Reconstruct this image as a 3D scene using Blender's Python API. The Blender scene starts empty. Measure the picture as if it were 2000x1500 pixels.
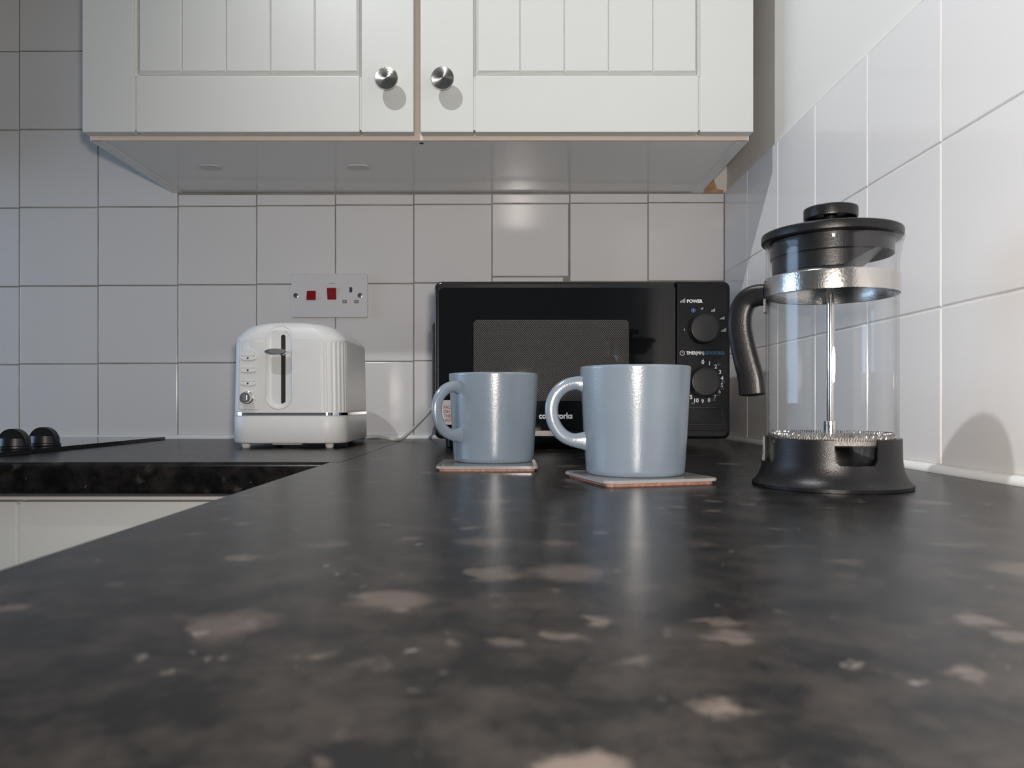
import bpy, bmesh, math, random
from mathutils import Vector, Matrix
random.seed(7)
PI = math.pi
SC = bpy.context.scene
COL = SC.collection

# ------------------------------------------------------------------ camera
WT = 0.900                      # worktop height
CZ = WT + 0.0665                # lens height, just above the worktop
cam_d = bpy.data.cameras.new('camera')
cam = bpy.data.objects.new('camera', cam_d); COL.objects.link(cam)
cam.location = (0, 0, CZ)
cam.rotation_euler = (PI/2, 0, 0)
cam_d.sensor_width = 36.0
cam_d.lens = 1490/2000*36.0
cam_d.shift_x = 10/2000
cam_d.shift_y = 40/2000
cam_d.clip_start = 0.01
cam_d.dof.use_dof = True
cam_d.dof.focus_distance = 0.98
cam_d.dof.aperture_fstop = 13
SC.camera = cam

# ------------------------------------------------------------------ world, lights, exposure
w = bpy.data.worlds.new('world'); SC.world = w; w.use_nodes = True
w.node_tree.nodes['Background'].inputs[0].default_value = (0.5, 0.6, 0.8, 1)
w.node_tree.nodes['Background'].inputs[1].default_value = 0.1
SC.view_settings.view_transform = 'Standard'
SC.view_settings.look = 'None'
SC.view_settings.gamma = 1
SC.view_settings.use_curve_mapping = False
SC.view_settings.exposure = 0.0

def aim(o, target):
    o.rotation_euler = (Vector(target) - o.location).to_track_quat('-Z', 'Y').to_euler()

def spot(name, loc, target, watts, size, blend, radius, color):
    d = bpy.data.lights.new(name, 'SPOT'); o = bpy.data.objects.new(name, d); COL.objects.link(o)
    o.location = loc; aim(o, target)
    d.energy = watts; d.spot_size = math.radians(size); d.spot_blend = blend
    d.shadow_soft_size = radius; d.color = color
    return o

# ceiling spotlight, aimed at the corner on the right
spot('ceiling_spot', (-0.565, 0.20, 2.36), (0.52, 0.86, 1.38), 58, 98, 1.0, 0.018, (0.97, 0.985, 1.0))
# the phone's own small lamp beside the lens
d = bpy.data.lights.new('phone_torch', 'AREA'); o = bpy.data.objects.new('phone_torch', d); COL.objects.link(o)
o.location = (0.045, -0.05, CZ+0.062); d.shape = 'DISK'; d.size = 0.055; d.energy = 6.3; d.color = (1.0, 0.90, 0.815)
aim(o, (0.045, 1.0, CZ+0.062))
# daylight through the window on the left
d = bpy.data.lights.new('window_light', 'AREA'); o = bpy.data.objects.new('window_light', d); COL.objects.link(o)
o.location = (-2.36, 0.80, 1.28); d.shape = 'RECTANGLE'; d.size = 1.1; d.size_y = 0.62
aim(o, (0.2, 0.75, 1.0)); d.energy = 12; d.color = (0.50, 0.71, 1.0)

# ------------------------------------------------------------------ material helpers
def nodes(name):
    m = bpy.data.materials.new(name); m.use_nodes = True
    nt = m.node_tree
    return m, nt, nt.nodes['Principled BSDF']

def mat(name, col, rough=0.5, metal=0.0, coat=0.0, coat_rough=0.05, bump=0.0, bump_scale=200.0, world=False, var=0.0, var_scale=6.0,
        aniso=0.0, spec=0.5, sss=0.0):
    m, nt, p = nodes(name)
    p.inputs['Base Color'].default_value = (*col, 1)
    p.inputs['Roughness'].default_value = rough
    p.inputs['Metallic'].default_value = metal
    p.inputs['Coat Weight'].default_value = coat
    p.inputs['Coat Roughness'].default_value = coat_rough
    p.inputs['Anisotropic'].default_value = aniso
    p.inputs['Specular IOR Level'].default_value = spec
    tc = nt.nodes.new('ShaderNodeTexCoord')
    if var > 0:
        n = nt.nodes.new('ShaderNodeTexNoise'); n.inputs['Scale'].default_value = var_scale
        n.inputs['Detail'].default_value = 4
        nt.links.new(tc.outputs['Object'], n.inputs['Vector'])
        r = nt.nodes.new('ShaderNodeValToRGB')
        a = [c*(1-var) for c in col]; b = [min(1, c*(1+var)) for c in col]
        r.color_ramp.elements[0].color = (*a, 1); r.color_ramp.elements[1].color = (*b, 1)
        r.color_ramp.elements[0].position = 0.3; r.color_ramp.elements[1].position = 0.7
        nt.links.new(n.outputs['Fac'], r.inputs['Fac'])
        nt.links.new(r.outputs['Color'], p.inputs['Base Color'])
    if bump > 0:
        n2 = nt.nodes.new('ShaderNodeTexNoise'); n2.inputs['Scale'].default_value = bump_scale
        
        if world:
            ge = nt.nodes.new('ShaderNodeNewGeometry'); nt.links.new(ge.outputs['Position'], n2.inputs['Vector'])
        else:
            nt.links.new(tc.outputs['Object'], n2.inputs['Vector'])
        b = nt.nodes.new('ShaderNodeBump'); b.inputs['Strength'].default_value = bump
        b.inputs['Distance'].default_value = 0.001
        nt.links.new(n2.outputs['Fac'], b.inputs['Height'])
        nt.links.new(b.outputs['Normal'], p.inputs['Normal'])
    return m

def worktop_material():
    m, nt, p = nodes('worktop_laminate')
    L = nt.links.new
    tc = nt.nodes.new('ShaderNodeTexCoord')
    def noise(scale, detail=3, rough=0.55):
        n = nt.nodes.new('ShaderNodeTexNoise'); n.inputs['Scale'].default_value = scale
        n.inputs['Detail'].default_value = detail; n.inputs['Roughness'].default_value = rough
        return n
    def ramp(a, b, ca=(0, 0, 0, 1), cb=(1, 1, 1, 1)):
        r = nt.nodes.new('ShaderNodeValToRGB')
        r.color_ramp.elements[0].position = a; r.color_ramp.elements[1].position = b
        r.color_ramp.elements[0].color = ca; r.color_ramp.elements[1].color = cb
        return r
    # warped coordinates so that the flakes get ragged outlines
    wn = noise(80, 4, 0.65); L(tc.outputs['Object'], wn.inputs['Vector'])
    vs = nt.nodes.new('ShaderNodeVectorMath'); vs.operation = 'SCALE'; vs.inputs['Scale'].default_value = 0.024
    sub = nt.nodes.new('ShaderNodeVectorMath'); sub.operation = 'SUBTRACT'; sub.inputs[1].default_value = (0.5, 0.5, 0.5)
    L(wn.outputs['Color'], sub.inputs[0]); L(sub.outputs[0], vs.inputs[0])
    add = nt.nodes.new('ShaderNodeVectorMath'); add.operation = 'ADD'
    L(tc.outputs['Object'], add.inputs[0]); L(vs.outputs[0], add.inputs[1])
    def flakes(scale, keep, size, seed):
        v = nt.nodes.new('ShaderNodeTexVoronoi'); v.inputs['Scale'].default_value = scale
        off = nt.nodes.new('ShaderNodeVectorMath'); off.operation = 'ADD'; off.inputs[1].default_value = seed
        L(add.outputs[0], off.inputs[0]); L(off.outputs[0], v.inputs['Vector'])
        sx = nt.nodes.new('ShaderNodeSeparateColor'); L(v.outputs['Color'], sx.inputs[0])
        k = nt.nodes.new('ShaderNodeMath'); k.operation = 'LESS_THAN'; k.inputs[1].default_value = keep
        L(sx.outputs[0], k.inputs[0])
        # per-flake size
        sz = nt.nodes.new('ShaderNodeMath'); sz.operation = 'MULTIPLY'; sz.inputs[1].default_value = size
        L(sx.outputs[1], sz.inputs[0])
        d = nt.nodes.new('ShaderNodeMath'); d.operation = 'SUBTRACT'; L(sz.outputs[0], d.inputs[0]); L(v.outputs['Distance'], d.inputs[1])
        r = ramp(0.0, 0.26); L(d.outputs[0], r.inputs['Fac'])
        mu = nt.nodes.new('ShaderNodeMath'); mu.operation = 'MULTIPLY'
        L(r.outputs['Color'], mu.inputs[0]); L(k.outputs[0], mu.inputs[1])
        st = nt.nodes.new('ShaderNodeMath'); st.operation = 'MULTIPLY_ADD'; st.inputs[1].default_value = 0.85; st.inputs[2].default_value = 0.15
        L(sx.outputs[2], st.inputs[0])
        mo = nt.nodes.new('ShaderNodeMath'); mo.operation = 'MULTIPLY'; L(mu.outputs[0], mo.inputs[0]); L(st.outputs[0], mo.inputs[1])
        return mo
    f1 = flakes(27, 0.30, 0.58, (1.31, 0.62, 0.2))
    f2 = flakes(62, 0.24, 0.55, (3.1, 1.7, 0.4))
    f3 = flakes(190, 0.05, 0.5, (7.7, 4.2, 1.9))
    # cloudy dark ground
    cn = noise(38, 7, 0.7); L(tc.outputs['Object'], cn.inputs['Vector'])
    cr = ramp(0.42, 0.76, (0.0025, 0.0025, 0.0028, 1), (0.026, 0.022, 0.0195, 1)); L(cn.outputs['Fac'], cr.inputs['Fac'])
    col = cr.outputs['Color']
    for f, c in ((f1, (0.074, 0.060, 0.052, 1)), (f2, (0.078, 0.066, 0.058, 1)), (f3, (0.11, 0.102, 0.095, 1))):
        mx = nt.nodes.new('ShaderNodeMix'); mx.data_type = 'RGBA'
        L(f.outputs[0], mx.inputs[0]); L(col, mx.inputs[6]); mx.inputs[7].default_value = c
        col = mx.outputs[2]
    L(col, p.inputs['Base Color'])
    p.inputs['Roughness'].default_value = 0.28
    p.inputs['Specular IOR Level'].default_value = 0.22
    bn = noise(900, 2); L(tc.outputs['Object'], bn.inputs['Vector'])
    b = nt.nodes.new('ShaderNodeBump'); b.inputs['Strength'].default_value = 0.10; b.inputs['Distance'].default_value = 0.0006
    L(bn.outputs['Fac'], b.inputs['Height']); L(b.outputs['Normal'], p.inputs['Normal'])
    return m

def glass_material(name, ior=1.45, tint=(0.985, 0.99, 0.99), haze=0.0, haze_col=(0.8, 0.8, 0.8), rough=0.0):
    m = bpy.data.materials.new(name); m.use_nodes = True; nt = m.node_tree
    for n in list(nt.nodes): nt.nodes.remove(n)
    L = nt.links.new
    out = nt.nodes.new('ShaderNodeOutputMaterial')
    t = nt.nodes.new('ShaderNodeBsdfTransparent'); t.inputs[0].default_value = (*tint, 1)
    g = nt.nodes.new('ShaderNodeBsdfGlossy'); g.inputs['Roughness'].default_value = rough
    lw = nt.nodes.new('ShaderNodeLayerWeight'); lw.inputs['Blend'].default_value = 0.5
    pw = nt.nodes.new('ShaderNodeMath'); pw.operation = 'POWER'; pw.inputs[1].default_value = 5.0; L(lw.outputs['Facing'], pw.inputs[0])
    f0 = ((ior-1)/(ior+1))**2
    f = nt.nodes.new('ShaderNodeMath'); f.operation = 'MULTIPLY_ADD'; f.inputs[1].default_value = 1-f0; f.inputs[2].default_value = f0
    L(pw.outputs[0], f.inputs[0])
    mx = nt.nodes.new('ShaderNodeMixShader')
    L(f.outputs[0], mx.inputs[0])
    base = t.outputs[0]
    if haze > 0:
        df = nt.nodes.new('ShaderNodeBsdfDiffuse'); df.inputs[0].default_value = (*haze_col, 1)
        m2 = nt.nodes.new('ShaderNodeMixShader'); m2.inputs[0].default_value = haze
        L(t.outputs[0], m2.inputs[1]); L(df.outputs[0], m2.inputs[2]); base = m2.outputs[0]
    L(base, mx.inputs[1]); L(g.outputs[0], mx.inputs[2])
    L(mx.outputs[0], out.inputs[0])
    return m

def mesh_window_material():
    m, nt, p = nodes('perforated_mesh')
    L = nt.links.new
    tc = nt.nodes.new('ShaderNodeTexCoord')
    sep = nt.nodes.new('ShaderNodeSeparateXYZ'); L(tc.outputs['Object'], sep.inputs[0])
    def math_(op, a, b=None):
        n = nt.nodes.new('ShaderNodeMath'); n.operation = op
        for i, v in enumerate((a, b)):
            if v is None: continue
            if isinstance(v, (int, float)): n.inputs[i].default_value = v
            else: L(v, n.inputs[i])
        return n.outputs[0]
    pitch = 0.0033
    u = math_('DIVIDE', sep.outputs[0], pitch); v = math_('DIVIDE', sep.outputs[2], pitch*0.5)
    row = math_('FLOOR', v)
    odd = math_('MULTIPLY', math_('MODULO', math_('ADD', row, 1000), 2), 0.5)
    fu = math_('SUBTRACT', math_('FRACT', math_('ADD', u, odd)), 0.5)
    fv = math_('MULTIPLY', math_('SUBTRACT', math_('FRACT', v), 0.5), 0.6)
    dist = math_('SQRT', math_('ADD', math_('MULTIPLY', fu, fu), math_('MULTIPLY', fv, fv)))
    r = nt.nodes.new('ShaderNodeValToRGB'); L(dist, r.inputs['Fac'])
    r.color_ramp.elements[0].position = 0.25; r.color_ramp.elements[0].color = (0.006, 0.006, 0.006, 1)
    r.color_ramp.elements[1].position = 0.36; r.color_ramp.elements[1].color = (0.078, 0.073, 0.069, 1)
    L(r.outputs['Color'], p.inputs['Base Color'])
    p.inputs['Metallic'].default_value = 0.3
    p.inputs['Specular IOR Level'].default_value = 0.1
    p.inputs['Roughness'].default_value = 0.6
    p.inputs['Coat Weight'].default_value = 1.0; p.inputs['Coat Roughness'].default_value = 0.02
    return m

M = {}
M['tile'] = mat('tile_glaze', (0.76, 0.745, 0.735), 0.13, bump=0.02, bump_scale=14, world=True)
M['grout'] = mat('grout', (0.30, 0.285, 0.255), 0.9, var=0.25, var_scale=14)
M['grout_light'] = mat('grout_light', (0.66, 0.645, 0.62), 0.9, var=0.18, var_scale=16)
M['paint'] = mat('wall_paint', (0.80, 0.79, 0.75), 0.6, bump=0.1, bump_scale=120)
M['ceiling'] = mat('ceiling_paint', (0.85, 0.84, 0.82), 0.8, bump=0.1, bump_scale=90)
M['floor'] = mat('floor_vinyl', (0.33, 0.31, 0.29), 0.5, var=0.15, var_scale=8)
M['plaster'] = mat('bare_plaster', (0.50, 0.30, 0.19), 0.9, var=0.3, var_scale=60)
M['sealant'] = mat('sealant', (0.86, 0.86, 0.85), 0.35, bump=0.1, bump_scale=60)
M['worktop'] = worktop_material()
M['door'] = mat('door_vinyl', (0.645, 0.655, 0.63), 0.36, var=0.012, var_scale=5)
M['carcass'] = mat('carcass_melamine', (0.70, 0.70, 0.69), 0.16, bump=0.03, bump_scale=300)
M['edge'] = mat('carcass_edge', (0.72, 0.62, 0.53), 0.5)
M['mark'] = mat('dark_mark', (0.04, 0.04, 0.04), 0.6)
M['cap'] = mat('cap_plastic', (0.55, 0.54, 0.53), 0.4)
M['steel'] = mat('brushed_steel', (0.60, 0.58, 0.56), 0.19, 1.0, bump=0.15, bump_scale=700)
M['spun'] = mat('spun_steel', (0.46, 0.43, 0.40), 0.22, 1.0, aniso=0.85, bump=0.08, bump_scale=500)
_nt = M['spun'].node_tree
_tg = _nt.nodes.new('ShaderNodeTangent'); _tg.direction_type = 'RADIAL'; _tg.axis = 'Y'
_nt.links.new(_tg.outputs[0], _nt.nodes['Principled BSDF'].inputs['Tangent'])
M['chrome'] = mat('chrome', (0.75, 0.75, 0.76), 0.06, 1.0)
M['polished'] = mat('polished_steel', (0.66, 0.63, 0.60), 0.12, 1.0)
M['hob_glass'] = mat('hob_glass', (0.006, 0.006, 0.007), 0.06)
M['black'] = mat('black_plastic', (0.007, 0.007, 0.008), 0.38, bump=0.05, bump_scale=900)
M['black_satin'] = mat('black_satin_plastic', (0.006, 0.006, 0.007), 0.33, spec=0.36, bump=0.16, bump_scale=1100)
M['panel_black'] = mat('panel_plastic', (0.005, 0.0052, 0.0065), 0.36, spec=0.22)
M['gloss_black'] = mat('gloss_black', (0.004, 0.004, 0.0045), 0.04)
M['door_black'] = mat('microwave_black', (0.010, 0.010, 0.011), 0.22)
M['mesh'] = mesh_window_material()
M['ink_white'] = mat('ink_white', (0.72, 0.72, 0.72), 0.5)
M['ink_grey'] = mat('ink_grey', (0.34, 0.34, 0.35), 0.5)
M['ink_blue'] = mat('ink_blue', (0.05, 0.24, 0.42), 0.5)
M['ink_violet'] = mat('ink_violet', (0.16, 0.22, 0.62), 0.5)
M['ink_red'] = mat('ink_red', (0.52, 0.23, 0.20), 0.6)
M['ink_dark'] = mat('ink_dark', (0.10, 0.10, 0.10), 0.6)
M['sticker'] = mat('sticker_paper', (0.86, 0.77, 0.72), 0.55)
M['toaster'] = mat('toaster_white', (0.69, 0.70, 0.70), 0.36, spec=0.3)
M['toaster_matt'] = mat('toaster_button', (0.74, 0.74, 0.74), 0.3)
M['dark_slot'] = mat('slot_dark', (0.010, 0.009, 0.008), 0.6)
M['lever_grey'] = mat('lever_face', (0.26, 0.26, 0.26), 0.35, 0.4)
M['socket'] = mat('socket_plastic', (0.72, 0.71, 0.72), 0.28)
M['red'] = mat('red_rocker', (0.27, 0.004, 0.010), 0.3)
M['shutter'] = mat('shutter_plastic', (0.42, 0.42, 0.42), 0.4)
M['cord'] = mat('cord_white', (0.60, 0.60, 0.59), 0.45)
M['mug'] = mat('mug_glaze', (0.168, 0.212, 0.262), 0.225, spec=0.85, bump=0.10, bump_scale=650, var=0.03, var_scale=30)
M['cork'] = mat('coaster_board', (0.27, 0.135, 0.095), 0.6, var=0.35, var_scale=300)
M['acrylic'] = glass_material('coaster_acrylic', 1.49, (0.93, 0.93, 0.93), 0.42, (0.60, 0.60, 0.61), 0.08)
M['glass'] = glass_material('beaker_glass', 1.42, (0.985, 0.988, 0.99))
M['filter'] = mat('filter_mesh', (0.50, 0.46, 0.42), 0.35, 1.0, bump=0.9, bump_scale=1400)

# ------------------------------------------------------------------ mesh helpers
def finish(me, smooth_angle):
    if smooth_angle is not None:
        for p in me.polygons: p.use_smooth = True
        me.set_sharp_from_angle(angle=math.radians(smooth_angle))

def obj(name, bm, m, parent=None, smooth=35, loc=None):
    bmesh.ops.recalc_face_normals(bm, faces=bm.faces)
    me = bpy.data.meshes.new(name); bm.to_mesh(me); bm.free()
    finish(me, smooth)
    me.materials.append(M[m] if isinstance(m, str) else m)
    o = bpy.data.objects.new(name, me); COL.objects.link(o)
    if parent is not None: o.parent = parent
    if loc is not None: o.location = loc
    if smooth is not None and smooth <= 40:
        wn = o.modifiers.new('weighted_normals', 'WEIGHTED_NORMAL'); wn.keep_sharp = True; wn.weight = 60
    return o

def empty(name, loc, rz=0.0):
    o = bpy.data.objects.new(name, None); COL.objects.link(o)
    o.location = loc; o.rotation_euler = (0, 0, rz); o.empty_display_size = 0.05
    return o

def tag(o, label=None, cat=None, group=None, kind=None):
    if label: o['label'] = label
    if cat: o['category'] = cat
    if group: o['group'] = group
    if kind: o['kind'] = kind
    return o

def box(bm, x0, x1, y0, y1, z0, z1, bevel=0.0, seg=2):
    ret = bmesh.ops.create_cube(bm, size=1.0)
    vs = ret['verts']
    for v in vs:
        v.co = Vector((x0 + (v.co.x+0.5)*(x1-x0), y0 + (v.co.y+0.5)*(y1-y0), z0 + (v.co.z+0.5)*(z1-z0)))
    if bevel > 0:
        es = list({e for v in vs for e in v.link_edges})
        bmesh.ops.bevel(bm, geom=es, offset=bevel, segments=seg, profile=0.5, affect='EDGES')

def prism(bm, pts, axis, a, b):
    """polygon pts (2-D) extruded along axis from a to b. axis 'x': pts=(y,z); 'y': pts=(x,z); 'z': pts=(x,y)"""
    def P(p, t):
        return {'x': (t, p[0], p[1]), 'y': (p[0], t, p[1]), 'z': (p[0], p[1], t)}[axis]
    A = [bm.verts.new(P(p, a)) for p in pts]; B = [bm.verts.new(P(p, b)) for p in pts]
    n = len(pts)
    bm.faces.new(A); bm.faces.new(list(reversed(B)))
    for i in range(n):
        bm.faces.new((A[i], B[i], B[(i+1) % n], A[(i+1) % n]))
    return A, B

def lathe(bm, prof, n=64, closed=False, fn=None, a0=0.0, a1=2*PI):
    """prof: list of (r,z). closed joins last to first. r==0 makes a pole. fn(r,z,a)->Vector offset version"""
    full = abs(a1-a0-2*PI) < 1e-6
    cnt = n if full else n+1
    rings = []
    for (r, z) in prof:
        if r < 1e-7:
            v = bm.verts.new((0, 0, z)); rings.append([v]*cnt)
        else:
            ring = []
            for i in range(cnt):
                a = a0 + (a1-a0)*i/n
                co = Vector((r*math.cos(a), r*math.sin(a), z)) if fn is None else fn(r, z, a)
                ring.append(bm.verts.new(co))
            rings.append(ring)
    pairs = list(zip(rings, rings[1:])) + ([(rings[-1], rings[0])] if closed else [])
    for A, B in pairs:
        for i in range(n):
            j = (i+1) % cnt
            f = [A[i], A[j], B[j], B[i]]
            u = []
            for v in f:
                if v not in u: u.append(v)
            if len(u) >= 3:
                try: bm.faces.new(u)
                except ValueError: pass
    if not full:
        for k in (0, cnt-1):
            u = []
            for R in rings:
                if R[k] not in u: u.append(R[k])
            if len(u) >= 3:
                try: bm.faces.new(u)
                except ValueError: pass

def sweep(bm, pts, section, up=Vector((0, 0, 1)), closed=False, caps=True, scales=None):
    """section: list of (u,v); u along the side vector (cross(tangent, ref)), v along ref normal"""
    pts = [Vector(p) for p in pts]; n = len(pts); rings = []
    for i, p in enumerate(pts):
        if closed: t = (pts[(i+1) % n] - pts[i-1]).normalized()
        else: t = (pts[min(i+1, n-1)] - pts[max(i-1, 0)]).normalized()
        s = up.cross(t)
        if s.length < 1e-6: s = Vector((1, 0, 0))
        s.normalize(); q = t.cross(s).normalized()
        k = 1.0 if scales is None else scales[i]
        ku, kv = (k, k) if not isinstance(k, tuple) else k
        rings.append([bm.verts.new(p + s*(u*ku) + q*(v*kv)) for u, v in section])
    m = len(section)
    for a in range(n if closed else n-1):
        A, B = rings[a], rings[(a+1) % n]
        for i in range(m):
            bm.faces.new((A[i], A[(i+1) % m], B[(i+1) % m], B[i]))
    if caps and not closed:
        bm.faces.new(rings[0]); bm.faces.new(list(reversed(rings[-1])))

def circ(r, n=10, ry=None, power=2.0):
    ry = ry or r; out = []
    for i in range(n):
        a = 2*PI*i/n; c, s = math.cos(a), math.sin(a)
        out.append((r*math.copysign(abs(c)**(2/power), c), ry*math.copysign(abs(s)**(2/power), s)))
    return out

def spline(ctrl, n):
    """Catmull-Rom through control points"""
    P = [Vector(c) for c in ctrl]; P = [P[0]*2-P[1]] + P + [P[-1]*2-P[-2]]
    out = []; segs = len(P)-3
    for k in range(n+1):
        t = k/n*segs; i = min(int(t), segs-1); u = t-i
        a, b, c, d_ = P[i], P[i+1], P[i+2], P[i+3]
        out.append(0.5*((2*b) + (c-a)*u + (2*a-5*b+4*c-d_)*u*u + (3*b-a-3*c+d_)*u**3))
    return out

def rrect(x0, x1, z0, z1, r, n=6):
    pts = []
    for cx, cz, a in ((x1-r, z1-r, 0), (x0+r, z1-r, PI/2), (x0+r, z0+r, PI), (x1-r, z0+r, 1.5*PI)):
        for i in range(n+1):
            t = a + PI/2*i/n
            pts.append((cx + r*math.cos(t), cz + r*math.sin(t)))
    return pts

def rrect4(x0, x1, z0, z1, rs, n=6):
    """rs: radii for corners top-right, top-left, bottom-left, bottom-right"""
    pts = []
    for (sx, sz, a), r in zip(((1, 1, 0), (-1, 1, PI/2), (-1, -1, PI), (1, -1, 1.5*PI)), rs):
        cx = (x1-r) if sx > 0 else (x0+r); cz = (z1-r) if sz > 0 else (z0+r)
        for i in range(n+1):
            t = a + PI/2*i/n
            pts.append((cx + r*math.cos(t), cz + r*math.sin(t)))
    return pts

def plate(bm, pts, y_front, y_back, chamfer=0.0, steps=3):
    """plate facing -Y with outline pts (x,z); the front edge is rounded by chamfer"""
    cx = sum(p[0] for p in pts)/len(pts); cz = sum(p[1] for p in pts)/len(pts)
    x0 = min(p[0] for p in pts); x1 = max(p[0] for p in pts); z0 = min(p[1] for p in pts); z1 = max(p[1] for p in pts)
    rings = []
    levels = [(y_back, 0.0)]
    if chamfer > 0:
        for i in range(steps+1):
            a = PI/2*i/steps
            levels.append((y_front + chamfer*(1-math.sin(a)), chamfer*(1-math.cos(a))))
    else:
        levels.append((y_front, 0.0))
    for y, ins in levels:
        fx = 1 - 2*ins/(x1-x0); fz = 1 - 2*ins/(z1-z0); mx = (x0+x1)/2; mz = (z0+z1)/2
        rings.append([bm.verts.new((mx+(p[0]-mx)*fx, y, mz+(p[1]-mz)*fz)) for p in pts])
    n = len(pts)
    bm.faces.new(rings[0]); bm.faces.new(list(reversed(rings[-1])))
    for A, B in zip(rings, rings[1:]):
        for i in range(n): bm.faces.new((A[i], A[(i+1) % n], B[(i+1) % n], B[i]))

def text_mesh(bm, body, x, z, size, y, align='CENTER', bold=0.0, thick=0.0002, sx=1.0, rot=0.0):
    c = bpy.data.curves.new('t', 'FONT'); c.body = body; c.size = size; c.align_x = align; c.align_y = 'CENTER'
    c.extrude = thick/2; c.offset = bold; c.resolution_u = 3
    t = bpy.data.objects.new('t', c); COL.objects.link(t)
    dg = bpy.context.evaluated_depsgraph_get()
    me = bpy.data.meshes.new_from_object(t.evaluated_get(dg))
    mt = Matrix.Translation((x, y, z)) @ Matrix.Rotation(PI/2, 4, 'X') @ Matrix.Rotation(rot, 4, 'Z') @ Matrix.Scale(sx, 4, (1, 0, 0))
    me.transform(mt)
    bm.from_mesh(me)
    bpy.data.objects.remove(t); bpy.data.curves.remove(c); bpy.data.meshes.remove(me)

NB = lambda: bmesh.new()

# ================================================================== the room
WY = 1.480                      # face of the back tiles
WX = 0.422                      # face of the right tiles
XL, YB, ZC = -2.40, -2.40, 2.45
bm = NB(); box(bm, XL-0.1, WX+0.106, YB-0.1, WY+0.106, -0.1, 0.0); tag(obj('floor', bm, 'floor', smooth=None), 'grey kitchen floor below the worktops', kind='structure')
bm = NB(); box(bm, XL-0.1, WX+0.106, YB-0.1, WY+0.106, ZC, ZC+0.1); tag(obj('ceiling', bm, 'ceiling', smooth=None), 'white kitchen ceiling above the wall cabinet', kind='structure')
bm = NB(); box(bm, XL-0.1, WX+0.106, WY+0.006, WY+0.106, 0, ZC); wall_back = tag(obj('wall_back', bm, 'paint', smooth=None), 'white tiled wall behind the toaster and microwave', kind='structure')
bm = NB(); box(bm, WX+0.006, WX+0.106, YB, WY+0.006, 0, ZC); wall_right = tag(obj('wall_right', bm, 'paint', smooth=None), 'white wall with three tile rows behind the coffee press', kind='structure')
bm = NB(); box(bm, XL-0.1, WX+0.106, YB-0.1, YB, 0, ZC); tag(obj('wall_front', bm, 'paint', smooth=None), 'plain white wall behind the viewer', kind='structure')
# left wall with a window opening
bm = NB()
wy0, wy1, wz0, wz1 = 0.22, 1.38, 0.96, 1.60
box(bm, XL-0.1, XL, YB, wy0, 0, ZC); box(bm, XL-0.1, XL, wy1, WY+0.006, 0, ZC)
box(bm, XL-0.1, XL, wy0, wy1, 0, wz0); box(bm, XL-0.1, XL, wy0, wy1, wz1, ZC)
tag(obj('wall_left', bm, 'paint', smooth=None), 'plain white wall beyond the hob, with a window', kind='structure')

# ------------------------------------------------------------------ wall tiles
TP = 0.1520                     # tile pitch
TG = 0.0022                     # joint width
SLOPE = 0.0080
def tile_mesh(wd, ht, depth, axis):
    bm = NB(); b = 0.0011
    if axis == 'y': box(bm, -wd/2, wd/2, 0, depth, -ht/2, ht/2)
    else: box(bm, 0, depth, -wd/2, wd/2, -ht/2, ht/2)
    front = [f for f in bm.faces if (f.normal.y < -0.9 if axis == 'y' else f.normal.x < -0.9)]
    es = list({e for f in front for e in f.edges})
    bmesh.ops.bevel(bm, geom=es, offset=b, segments=2, profile=0.5, affect='EDGES')
    bmesh.ops.recalc_face_normals(bm, faces=bm.faces)
    me = bpy.data.meshes.new('tile'); bm.to_mesh(me); bm.free()
    me.materials.append(M['tile'])
    return me
tile_cache = {}
def add_tile(parent, c, wd, ht, axis):
    key = (round(wd, 4), round(ht, 4), axis)
    if key not in tile_cache: tile_cache[key] = tile_mesh(wd, ht, 0.005, axis)
    o = bpy.data.objects.new('tile', tile_cache[key]); COL.objects.link(o)
    o.parent = parent; o.location = c
    t = 0.0009
    o.rotation_euler = (random.uniform(-t, t), random.uniform(-t, t) * 0.3, random.uniform(-t, t))
    return o

# back wall: columns from the right-hand corner, rows from the worktop
col_edges = [(x-990)/1.007/1000 for x in (-270, -117, 37, 191, 347, 501, 655, 808, 961, 1113, 1266)] + [WX]
row_edges = [0.006, 0.1545, 0.3060, 0.4585, 0.6100, 0.7620, 0.9140, 1.066]
CAB_X0, CAB_X1, CAB_Z = -0.649, 0.377, CZ+0.410
for ci in range(len(col_edges)-1):
    x0, x1 = col_edges[ci], col_edges[ci+1]
    if x1-x0 < 0.02: continue
    xc = (x0+x1)/2; dz = SLOPE*(xc-0.35)
    for ri in range(len(row_edges)-1):
        z0, z1 = row_edges[ri], row_edges[ri+1]
        if ri == 0: zb, zt = z0, z1+dz
        else: zb, zt = z0+dz, z1+dz
        if x0 > CAB_X0-0.01:            # behind the cabinet the tiles stop at its underside
            if ri == 3: zt = 0.4765 + dz*0.3
            elif ri > 3: continue
        wdt, hgt = x1-x0-TG, zt-zb-TG
        if ci == 8 and ri == 2:         # one tile set high, a sliver below it
            add_tile(wall_back, (xc-0.001, WY-0.0005, WT+(zb+0.011+zt)/2), wdt-0.002, hgt-0.011, 'y')
            add_tile(wall_back, (xc-0.006, WY, WT+zb+0.0055), wdt-0.012, 0.008, 'y')
            continue
        add_tile(wall_back, (xc, WY, WT+(zb+zt)/2), round(wdt, 4), round(hgt, 3), 'y')
bm = NB(); box(bm, -1.30, WX+0.006, WY+0.0014, WY+0.007, WT, WT+0.4775)
box(bm, -1.30, CAB_X0+0.012, WY+0.0014, WY+0.007, WT+0.4775, WT+1.066)
obj('grout', bm, 'grout', wall_back, None)
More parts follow.
